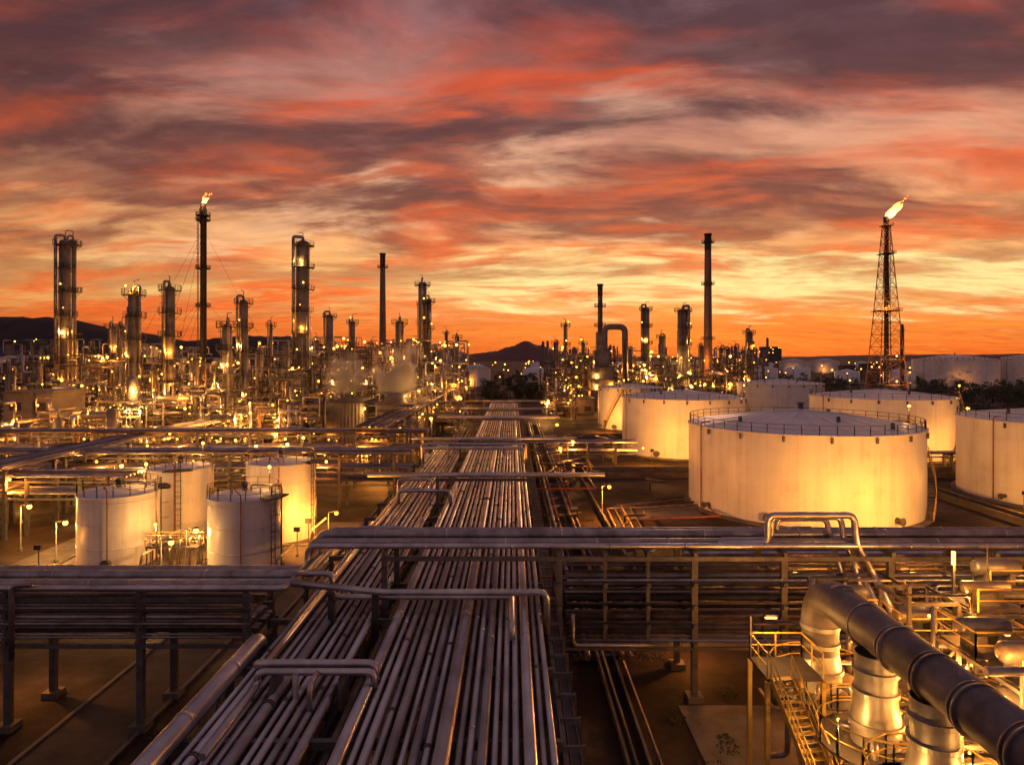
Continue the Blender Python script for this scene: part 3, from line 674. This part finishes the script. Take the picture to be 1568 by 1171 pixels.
# ------------------------------------------------------------------ process units
def unit(x0,x1,y0,y1,lv,bay=5.0,ct=.32,rt=.09,dens=1.0,lamps=8,P=500,nP=3,railk='frame',name='process_unit',seg=8,lr=.22,ps=1.0,kinds=('b1','b2','b2')):
    b=MB(); nx=max(1,round((x1-x0)/bay)); ny=max(1,round((y1-y0)/bay)); top=lv[-1]
    xs=[x0+(x1-x0)*i/nx for i in range(nx+1)]; ys=[y0+(y1-y0)*i/ny for i in range(ny+1)]
    hgt={}
    for i in range(nx):
        for j in range(ny): hgt[i,j]=random.choice(range(max(1,len(lv)-2),len(lv)+1))
    for i,x in enumerate(xs):
        for j,y in enumerate(ys):
            k=max([hgt.get((i+a,j+c_),0) for a in (-1,0) for c_ in (-1,0)]); b.box(x-ct/2,x+ct/2,y-ct/2,y+ct/2,0,lv[k-1]+.9*(R()<.3),'frame')
    for (i,j),k in hgt.items():
        for l in range(k):
            z=lv[l]; a,c_,d_,e_=xs[i],xs[i+1],ys[j],ys[j+1]
            for p,q in (((a,d_,z),(c_,d_,z)),((a,e_,z),(c_,e_,z)),((a,d_,z),(a,e_,z)),((c_,d_,z),(c_,e_,z))): b.beam(p,q,ct*.7,'frame',ct)
            if R()<.65:
                b.box(a+.1,c_-.1,d_+.1,e_-.1,z+ct*.5+.01,z+ct*.5+.07,'grate')
                b.rail([(a,d_,z+.2),(c_,d_,z+.2)],railk,rt,1.1,1.8)
                if R()<.5: b.rail([(a,e_,z+.2),(a,d_,z+.2)],railk,rt,1.1,1.8)
            if R()<.25: zb=lv[l-1] if l else 0; b.beam((a,d_,zb),(c_,d_,z),ct*.5,'frame')
            if R()<.35*dens:
                r=U(.5,1.0)*ps; zz=z+r+.6; L=(c_-a)*.42; cx=(a+c_)/2; cy=(d_+e_)/2
                pts=[(cx-L-.5*r,cy,zz),(cx-L-.3*r,cy,zz),(cx-L,cy,zz),(cx+L,cy,zz),(cx+L+.3*r,cy,zz),(cx+L+.5*r,cy,zz)]
                b.tube(pts,r,'vessel',14,[r*.3,r*.75,r,r,r*.75,r*.3]); [b.box(cx+s-.15,cx+s+.15,cy-r*.8,cy+r*.8,z+.1,zz-r*.6,'frame') for s in (-L*.6,L*.6)]
            elif R()<.25*dens:
                r=U(.4,1.0)*ps; cx=U(a+r,c_-r); cy=U(d_+r,e_-r); hh=U(2.5,5.5)*ps; b.lathe(cx,cy,[(r,z+.3),(r,z+hh),(r*.7,z+hh+.35*r),(.02,z+hh+.55*r)],'vessel',12)
    np_=int(dens*(x1-x0)*(y1-y0)/25*3.2*len(lv))
    for _ in range(np_):
        x,y,z=U(x0-1,x1+1),U(y0-1.5,y1+1),U(.8,top); pts=[(x,y,z)]; ax=random.choice('xyz')
        for q in range(random.choice((2,3,4,4))):
            if ax=='x': x=min(x1+3,max(x0-3,x+U(-1,1)*(x1-x0)*.7)); ax=random.choice('zzy')
            elif ax=='y': y=min(y1+2,max(y0-2,y+U(-8,8))); ax=random.choice('xz')
            else: z=min(top+2.5,max(.4,z+U(-1,1)*top*.7)); ax=random.choice('xxy')
            pts.append((x,y,z))
        b.pipe(pts,random.choice((.06,.09,.12,.16,.22,.3))*ps,random.choice(('pipe','pipe2','pipe2','pipe3','dark')),seg,n=3)
    for i in range(lamps):
        x=random.choice(xs)+U(-1,1); y=random.choice((y0-.4,y0-.4,y0-.4,ys[len(ys)//2])); z=random.choice(lv+[lv[0]])+U(1.2,2.6)
        b.lamp(x,y,z,lr*random.choice((.5,.6,.8,1.3)),random.choice(kinds),P*U(.6,1.5) if i<nP else 0,random.choice((SOD,SOD,WRM)))
    b.build(name)
for d,pxs,hts in ((92,((-40,20),(40,110)),(4.5,6)),(112,((110,180),(200,270),(300,370),(500,560)),(4.5,6.5)),(118,((20,75),(85,140)),(7,10)),(128,((150,215),(225,285),(300,360)),(8,12)),(136,((370,420),(425,475)),(8,12)),(150,((0,60),(70,130),(270,330),(380,450)),(11,16)),
                  (168,((100,165),(215,275),(290,350),(420,480),(660,700)),(13,18)),(190,((10,70),(130,200),(310,370),(385,450),(485,560),(640,690)),(14,20)),
                  (215,((80,130),(160,230),(250,320),(430,500),(515,590),(600,640),(655,700)),(16,23)),(245,((20,90),(190,260),(340,400),(450,520),(530,600),(620,690)),(17,25)),(285,((60,130),(240,300),(400,460),(560,640),(660,715)),(18,27)),(340,((10,80),(160,220),(480,540),(640,700)),(20,30))):
    for a,c_ in pxs:
        n=2 if d<115 else random.choice((3,4)); top=U(*hts); lv=[top*(i+1)/n for i in range(n)]; w_=U(9,15) if d>115 else 6
        unit(X(a,d),X(c_,d),d,d+w_,lv,lamps=12 if d>115 else 5,P=2100 if d>115 else 900,nP=3 if 115<d<230 else 2,lr=.27*d/180,dens=.95 if d<230 else .6,ct=.3 if d<200 else .4)
for d,pxs,hts in ((225,((838,872),),(8,12)),(262,((842,890),(945,985),(990,1040)),(12,18)),(285,((880,930),(1035,1080),(1095,1140)),(14,20)),(320,((835,880),(935,1000),(1010,1070),(1080,1130),(1140,1175)),(14,21)),(370,((850,920),(960,1030),(1100,1160)),(16,23))):
    for a,c_ in pxs:
        n=random.choice((3,4)); top=U(*hts); lv=[top*(i+1)/n for i in range(n)]
        unit(X(a,d),X(c_,d),d,d+12,lv,lamps=12,P=3000,nP=3 if d<300 else 2,lr=.26*d/180,dens=.6,ct=.4,rt=.13)

b=MB(); d=144; xa,xb=X(490,d),X(556,d); b.box(xa,xb,d,d+14,0,Z(617,d),'bldg'); b.box(xa-.3,xb+.3,d-.3,d+14.3,Z(617,d),Z(617,d)+.35,'dark')
for i in range(14): x=xa+(xb-xa)*i/13; b.box(x-.06,x+.06,d-.1,d-.002,.3,Z(617,d)-.05,'bldg')
b.box(xa+1,xa+3.4,d-.14,d-.104,0,3,'dark'); b.lamp(xb+.5,d-.7,Z(625,d),.26,'b2',900,WRM)
b.lamp(xa+2.2,d-1,4,.2,'b1',400); b.build('compressor_house')
b=MB(); xa,xb=X(575,d),X(632,d); zt=9.6; b.box(xa,xb,d,d+34,0,zt,'bldg'); b.box(xa-.3,xb+.3,d-.3,d+34.3,zt,zt+.3,'frame')
for i in range(9): z=1+i*.9; b.box(xa+.3,xb-.3,d-.18,d-.01,z,z+.5,'dark'); b.box(xb+.01,xb+.2,d+.4,d+33.6,z,z+.5,'dark')
for i in range(4): cy=d+4.4+i*8.4; b.lathe((xa+xb)/2,cy,[(3.1,zt+.31),(2.7,zt+1.5),(2.9,zt+2.6),(2.8,zt+2.6),(2.6,zt+1.5),(2.6,zt+.4),(.01,zt+.4)],'vessel',20)
b.rail([(xa,d,zt+.3),(xb,d,zt+.3),(xb,d+34,zt+.3)],'frame',.08,1.1,2); b.lamp(xa-1,d-1,5,.26,'b2',1200,WRM); b.lamp(xb+1,d-1,3,.26,'b1',1200)
b.lamp(xb+1,d+2,12.5,.2,'b2',1300,WRM)  # lamp added beside the plume to light the steam
b.build('cooling_tower')
# steam plumes (real volumes)
def steam(x,y,z,rx,ry,rz,dens,off,sc_=1.5,tilt=12):
    m=bpy.data.materials.new('steam'); m.use_nodes=True; n2=m.node_tree; n2.nodes.clear()
    o=nn(n2,'ShaderNodeTexCoord').outputs['Object']
    ln=nn(n2,'ShaderNodeVectorMath',operation='LENGTH'); n2.links.new(o,ln.inputs[0])
    nz=noise(n2,mapping(n2,o,loc=(off,off*.7,0)),sc_,5,.62,.6)
    a=nn(n2,'ShaderNodeMath',operation='MULTIPLY_ADD'); n2.links.new(nz,a.inputs[0]); a.inputs[1].default_value=5.2; a.inputs[2].default_value=-1.55
    l2=nn(n2,'ShaderNodeMath',operation='MULTIPLY_ADD'); n2.links.new(ln.outputs['Value'],l2.inputs[0]); l2.inputs[1].default_value=-1.55; n2.links.new(a.outputs[0],l2.inputs[2])
    ed=nn(n2,'ShaderNodeMapRange',interpolation_type='SMOOTHSTEP'); n2.links.new(ln.outputs['Value'],ed.inputs['Value']); ed.inputs['From Min'].default_value=.5; ed.inputs['From Max'].default_value=1; ed.inputs['To Min'].default_value=1; ed.inputs['To Max'].default_value=0
    mxn=nn(n2,'ShaderNodeMath',operation='MAXIMUM'); n2.links.new(l2.outputs[0],mxn.inputs[0]); mxn.inputs[1].default_value=0
    q0=nn(n2,'ShaderNodeMath',operation='MULTIPLY'); n2.links.new(mxn.outputs[0],q0.inputs[0]); n2.links.new(ed.outputs['Result'],q0.inputs[1])
    q=nn(n2,'ShaderNodeMath',operation='MULTIPLY'); n2.links.new(q0.outputs[0],q.inputs[0]); q.inputs[1].default_value=dens
    v=nn(n2,'ShaderNodeVolumePrincipled'); v.inputs['Color'].default_value=(.98,.95,.94,1); n2.links.new(q.outputs[0],v.inputs['Density'])
    oo=nn(n2,'ShaderNodeOutputMaterial'); n2.links.new(v.outputs[0],oo.inputs['Volume']); M['steam']=m
    b=MB(); b.lathe(0,0,[(max(1e-3,math.sin(math.pi*i/12)),-math.cos(math.pi*i/12)) for i in range(13)],'steam',20)
    ob=b.build('steam_plume',(0,0,0)); ob.location=(x,y,z); ob.scale=(rx,ry,rz); ob.rotation_euler=(0,math.radians(tilt),0)
d=150; steam(X(614,d),d,Z(571,d),8.4,6,8.6,1.15,3.1,1.5,14)
d=158; steam(X(528,d),d,Z(577,d),7.8,5,7.2,.75,7.7,1.6,10)
d=240; steam(X(233,d),d,Z(545,d),6,5,6,.7,1.2,1.5,10)

# ------------------------------------------------------------------ foreground exhaust duct and silencers
M['duct']=basic('duct_cladding',(.10,.08,.078),(.21,.175,.168),.35,.5,.8,.65,(1,1,1),.35)
b=MB(); xd=14.6
b.pipe([(xd-.25,31.8,4.0),(xd-.25,31.8,9.15),(xd,26,9.0),(xd+.1,8,8.7)],.82,'duct',32,bend=1.7,n=9)
for y in (29.5,27.9,25.6,23.4,21.3,19,17): b.flange((xd-.02,y,9.08-(31.8-y)*.018),(0,1,0),.90,'duct',.12,32); b.flange((xd-.02,y+.28,9.08-(31.8-y)*.018),(0,1,0),.86,'duct',.08,32)
b.flange((xd-.1,30,9.1),(0,1,.1),.86,'duct',.3,32)
b.build('exhaust_duct')
for y,r,xx in ((31.8,.92,xd-.25),(27.2,.92,xd-.1),(23.6,.9,xd)):
    b=MB(); b.lathe(xx,y,[(r*1.15,0),(r*1.15,.4),(r,.5),(r,5.6),(r*.84,6.6),(r*.84,8.2)],'silencer',32)
    for z in (1.4,2.8,4.2,5.5,6.7,7.5): rr=r if z<5.6 else r*.84; b.lathe(xx,y,[(rr,z-.09),(rr+.1,z-.09),(rr+.1,z+.09),(rr,z+.09)],'silencer',32,False)
    for a in (2.6,4.2,5.4): b.pipe([(xx+math.cos(a)*r*.8,y+math.sin(a)*r*.8,5),(xx+math.cos(a)*(r+.5),y+math.sin(a)*(r+.5),5),(xx+math.cos(a)*(r+.5),y+math.sin(a)*(r+.5),1),(xx+math.cos(a)*(r+1.4),y+math.sin(a)*(r+1),.8)],.13,'pipe2',8)
    b.plate(xx,y,4.6,r,r+1.3,0,6.2832,'grate',20,.08); n=14; b.rail([(xx+(r+1.3)*math.cos(6.2832*i/n),y+(r+1.3)*math.sin(6.2832*i/n),4.68) for i in range(n+1)],'yellow',.05,1.1,3)
    for lx,lz,P_ in ((xx-r-1.0,6.0,230),(xx+r+.7,5.9,260)):
        b.beam((lx,y-.95,4.68),(lx,y-.95,lz+.05),.05,'frame'); b.lamp(lx,y-.9,lz,.065,'b2',P_,WRM)
    b.build('exhaust_silencer')
b=MB(); xa,xb,ya,yb,zp=11.0,13.4,29.4,31.6,6.1
b.box(xa,xb,ya,yb,zp-.12,zp,'grate'); [b.box(x-.09,x+.09,y-.09,y+.09,0,zp-.125,'yellow') for x in (xa,xb) for y in (ya,yb)]
b.rail([(xa,ya,zp),(xa,yb,zp),(xb,yb,zp),(xb,ya,zp)],'yellow',.055,1.1,.9)
def stairs(p,q,w=.95):
    p=Vector(p); q=Vector(q); d=(q-p); hd=Vector((d.x,d.y,0)).normalized(); sd_=Vector((-hd.y,hd.x,0)); n=int(abs(d.z)/.21)
    for s in (-1,1):
        b.beam(p+sd_*s*w/2,q+sd_*s*w/2,.06,'yellow',.26)
        for hh in (1.0,.55): b.beam(p+sd_*s*w/2+Vector((0,0,hh)),q+sd_*s*w/2+Vector((0,0,hh)),.05,'yellow')
        for i in range(6): c_=p.lerp(q,i/5)+sd_*s*w/2; b.beam(c_,c_+Vector((0,0,1.0)),.05,'yellow')
    for i in range(n+1):
        c_=p.lerp(q,i/n); b.beam(c_-sd_*w/2,c_+sd_*w/2,.27,'yellow',.035)
stairs((11.6,29.4,6.1),(12.2,26.3,3.1)); b.box(11.4,13.4,25.0,26.3,2.95,3.07,'grate'); stairs((12.9,26.3,3.07),(12.9,29,.1))
b.rail([(11.4,26.3,3.07),(11.4,25,3.07),(13.4,25,3.07)],'yellow',.055,1.1,.9)
b.beam((11.05,31.6,6.1),(11.05,31.6,8.0),.08,'frame'); b.beam((11.05,31.6,8),(11.7,31.2,8.2),.08,'frame')
b.box(11.55,12.1,31.1,31.25,8.1,8.2,'frame'); b.box(11.57,12.08,31.11,31.24,8.03,8.097,'b2'); b.light(11.8,31.1,7.9,300,WRM)
b.box(13.0,13.35,25.32,25.44,4.78,4.86,'frame'); b.box(13.02,13.33,25.33,25.43,4.72,4.778,'b2'); b.beam((13.35,25.1,3.07),(13.35,25.1,4.9),.05,'frame'); b.light(13.2,25.3,4.6,220,WRM)
b.build('steel_staircase')
K=('b2','b3','b2')
unit(16.8,21.6,33.0,38.2,[3.2,6.0,8.0],2.4,.16,.06,2.2,10,650,6,'yellow','process_skid',10,.10,.55,K)
unit(22.2,30,32.5,38.2,[3.2,5.6,7.6],2.6,.16,.06,2.0,10,650,6,'yellow','process_skid',10,.10,.55,K)
unit(17.2,24.5,26.2,31.6,[2.6,5.0,7.0],2.4,.16,.06,2.2,11,600,7,'yellow','process_skid',10,.10,.55,K)
unit(16.4,19.0,20.5,25.6,[2.4,4.6],2.6,.15,.05,1.8,5,340,3,'yellow','process_skid',10,.08,.5,K)
unit(19.5,26,19,25.4,[2.6,5.0],2.6,.16,.05,1.5,5,340,3,'yellow','process_skid',10,.09,.55,K)
unit(31,40,33,39,[3.2,6.4],3,.18,.05,1.3,5,450,3,'yellow','process_skid',10,.10,.6,K)

# ------------------------------------------------------------------ street lamps / floodlights
def street_lamp(x,y,z,P,col=SOD,arm=.9,k='b1',r=.17,name='street_lamp'):
    b=MB(); b.lathe(x,y,[(.22,0),(.22,.3),(.09,.35),(.06,z-.1)],'frame',10); b.pipe([(x,y,z-.3),(x,y,z+.15),(x+arm,y,z+.3)],.05,'frame',6)
    b.lathe(x+arm,y,[(.01,z+.42),(.22,z+.36),(.26,z+.24),(.01,z+.24)],'frame',10); b.ball(x+arm,y,z+.02,r,k,10); b.light(x+arm,y,z-.3,P,col,.15); b.build(name)
for px,py,d,P_,k in ((933,745,83,4500,'b1'),(877,675,125,4200,'b1'),(853,650,160,2800,'b1'),(905,607,300,3000,'b1'),(1482,625,170,2500,'b2'),(515,803,76,1800,'b1'),(262,830,60,700,'b2'),(300,812,63,700,'b2'),
                     (186,713,84,1300,'b2'),(232,717,80,1000,'b2'),(320,687,98,1500,'b2'),(392,683,96,1500,'b3'),(440,680,98,1500,'b3'),(45,775,70,1800,'b2'),(100,800,66,1500,'b2'),(1115,690,108,1500,'b1'),(830,615,260,3000,'b1'),(870,580,300,3000,'b1'),(20,690,100,2000,'b2'),(160,700,104,2200,'b1'),(590,690,112,2200,'b1'),(660,640,160,2200,'b2')):
    street_lamp(X(px,d)-.9,d,max(2.5,Z(py,d)-.05),P_,SOD if k=='b1' else WRM,.9,k,.24*max(1,d/100))
OR=(1,.37,.05)
for x,y,P_,z in ((30.5,67.5,4200,2.4),(38.5,66.5,6000,2.3),(46.5,68.5,6200,2.4),(25,122,6000,3),(35,121,3600,3),(24,176,5500,3),(58,121,2200,3),(84,121,4600,3),(63,84,1300,3),(-21.4,68,480,2.6),(-29.6,67.5,800,2.5),(-20.8,69.8,1700,3),(-31,79,800,5),(-43,62,380,2.5),(-32,62.5,300,2)):
    b=MB(); b.lathe(x,y,[(.15,0),(.15,.2),(.05,.22),(.05,z)],'frame',8); b.box(x-.3,x+.3,y-.25,y-.05,z-.05,z+.4,'dark'); b.box(x-.26,x+.26,y-.045,y-.01,z,z+.36,'b2'); b.light(x,y+.35,z+.2,P_,OR,.2); b.build('floodlight')
b=MB(); x,y=X(1460,36),36; b.box(x-.06,x+.06,y-.06,y+.06,0,9.0,'frame'); b.box(x-.07,x+.07,y-.07,y+.07,9.0,9.7,'b2'); b.light(x,y-.4,9.4,600,WRM); b.build('lamp_post')

# ------------------------------------------------------------------ distant plant, buildings, trees, lights
def bld(x,y,w,dp,h,roof=None):
    b=MB(); b.box(x,x+w,y,y+dp,0,h,'bldg'); b.box(x-.3,x+w+.3,y-.3,y+dp+.3,h,h+.5,'frame'); n=max(2,int(w/4)); f=max(1,int(h/3.5))
    for i in range(n):
        for j in range(f):
            xx=x+w*(i+.25)/n; zz=1+j*h/f; b.box(xx,xx+w*.5/n,y-.1,y-.02,zz,zz+1.6,'b1' if R()<.08 else 'dark')
    b.build('industrial_building')
bld(X(1170,1500),1500,X(1197,1500)-X(1170,1500),30,Z(531,1500)); bld(X(0,1300)-20,1300,30,25,Z(528,1300)); bld(X(1130,1800),1800,50,30,30)
bld(X(5,132),132,9.5,10,Z(603,132)); bld(X(0,560),560,60,20,14); bld(X(940,420),420,40,20,10)
bld(X(870,236),236,9,9,5); bld(X(808,330),330,12,12,7); bld(X(1040,520),520,50,20,13)
b=MB()
for i in range(440):
    d=420+950*R()**1.2; px=U(-50,1620); 
    if 740<px<800 and R()<.7: continue
    x=X(px,d); z=U(2,12); b.beam((x,d,0),(x,d,z),.25,'dark'); b.ball(x,d,z,U(.3,.8)*d/600,random.choice(('b1','b1','b2')),5)
b.build('distant_lamps')
b=MB()
for i in range(260):
    d=U(420,1400); px=random.choice((U(-60,700),U(820,1180),U(820,1620))); x=X(px,d); t=R()
    if t<.45:
        if px>1180: continue
        r=U(.8,2); h=U(14,34)*(.8+d/2500); b.lathe(x,d,[(r,0),(r,h-r),(r*.6,h),(.01,h+.2)],'stackgrey',8)
    elif t<.8: w_=U(8,26); h=U(5,11); b.box(x,x+w_,d,d+12,0,h,random.choice(('bldg','frame','frame'))); b.box(x-.4,x+w_+.4,d-.4,d+12.4,h,h+.6,'dark')
    else:
        r=U(8,13); h=U(8,11); b.lathe(x,d,[(r,0),(r,h),(.1,h+2)],'tank',24)
b.build('distant_industrial_plant')
def leaves(b,x,y,z,rx,rz,n,sz,mi):
    for _ in range(n):
        while True:
            a,c_,d_=U(-1,1),U(-1,1),U(-1,1); q=a*a+c_*c_+d_*d_
            if .25<q<1: break
        p=Vector((x+a*rx,y+c_*rx,z+d_*rz)); u=Vector((U(-1,1),U(-1,1),U(-1,1))).normalized(); v=u.orthogonal().normalized()*sz*U(.5,1.2); u=u*sz*U(.5,1.2)
        n0=len(b.v); b.v+=[tuple(p-u*.5),tuple(p+v*.5),tuple(p+u*.5),tuple(p-v*.5)]; b.quad([n0,n0+1,n0+2,n0+3],mi)
def tree(x,y,h,b=None,lo=False):
    own=b is None; b=b or MB(); mi=b.mi('leaf')
    b.tube([(x,y,0),(x+.1*h*.1,y,h*.3),(x,y,h*.6)],1,'bark',6,[h*.03,h*.022,h*.01])
    nc=6 if lo else 16
    for i in range(nc):
        a=U(0,6.28); rr=U(.05,.38)*h; cx,cy,cz=x+rr*math.cos(a),y+rr*math.sin(a),h*U(.22,.82)
        if not lo: b.tube([(x,y,h*.2),((x+cx)/2,(y+cy)/2,h*.3),(cx,cy,cz)],1,'bark',5,[h*.012,h*.008,h*.003])
        leaves(b,cx,cy,cz,h*U(.15,.24),h*U(.12,.2),45 if lo else 130,h*(.09 if lo else .06),mi)
    if own: b.build('tree')
for px,d,h in ((1462,178,7),(1474,175,8),(1486,182,6.5),(1500,188,7.5),(1516,184,6),(1532,178,7.5),(1552,185,7),(765,260,8),(752,275,9),(812,300,9),(795,310,8)): tree(X(px,d),d,h)
b=MB()
for i in range(460):
    d=random.choice((U(330,620),U(230,330))); px=random.choice((U(735,905),U(1165,1600),U(1165,1600),U(-20,120)))
    if d<330 and px<1200: continue
    tree(X(px,d),d,U(5,10),b,True)
b.build('tree_line')
b=MB(); mi=b.mi('leaf')
for i in range(60): 
    x,y=random.choice(((U(8.5,13),U(20,60)),(U(-40,-26),U(22,34)),(U(-19,-14),U(22,36)),(U(3,10),U(60,140)))); leaves(b,x,y,.15,U(.3,1.1),.25,60,.16,mi)
b.build('weeds')
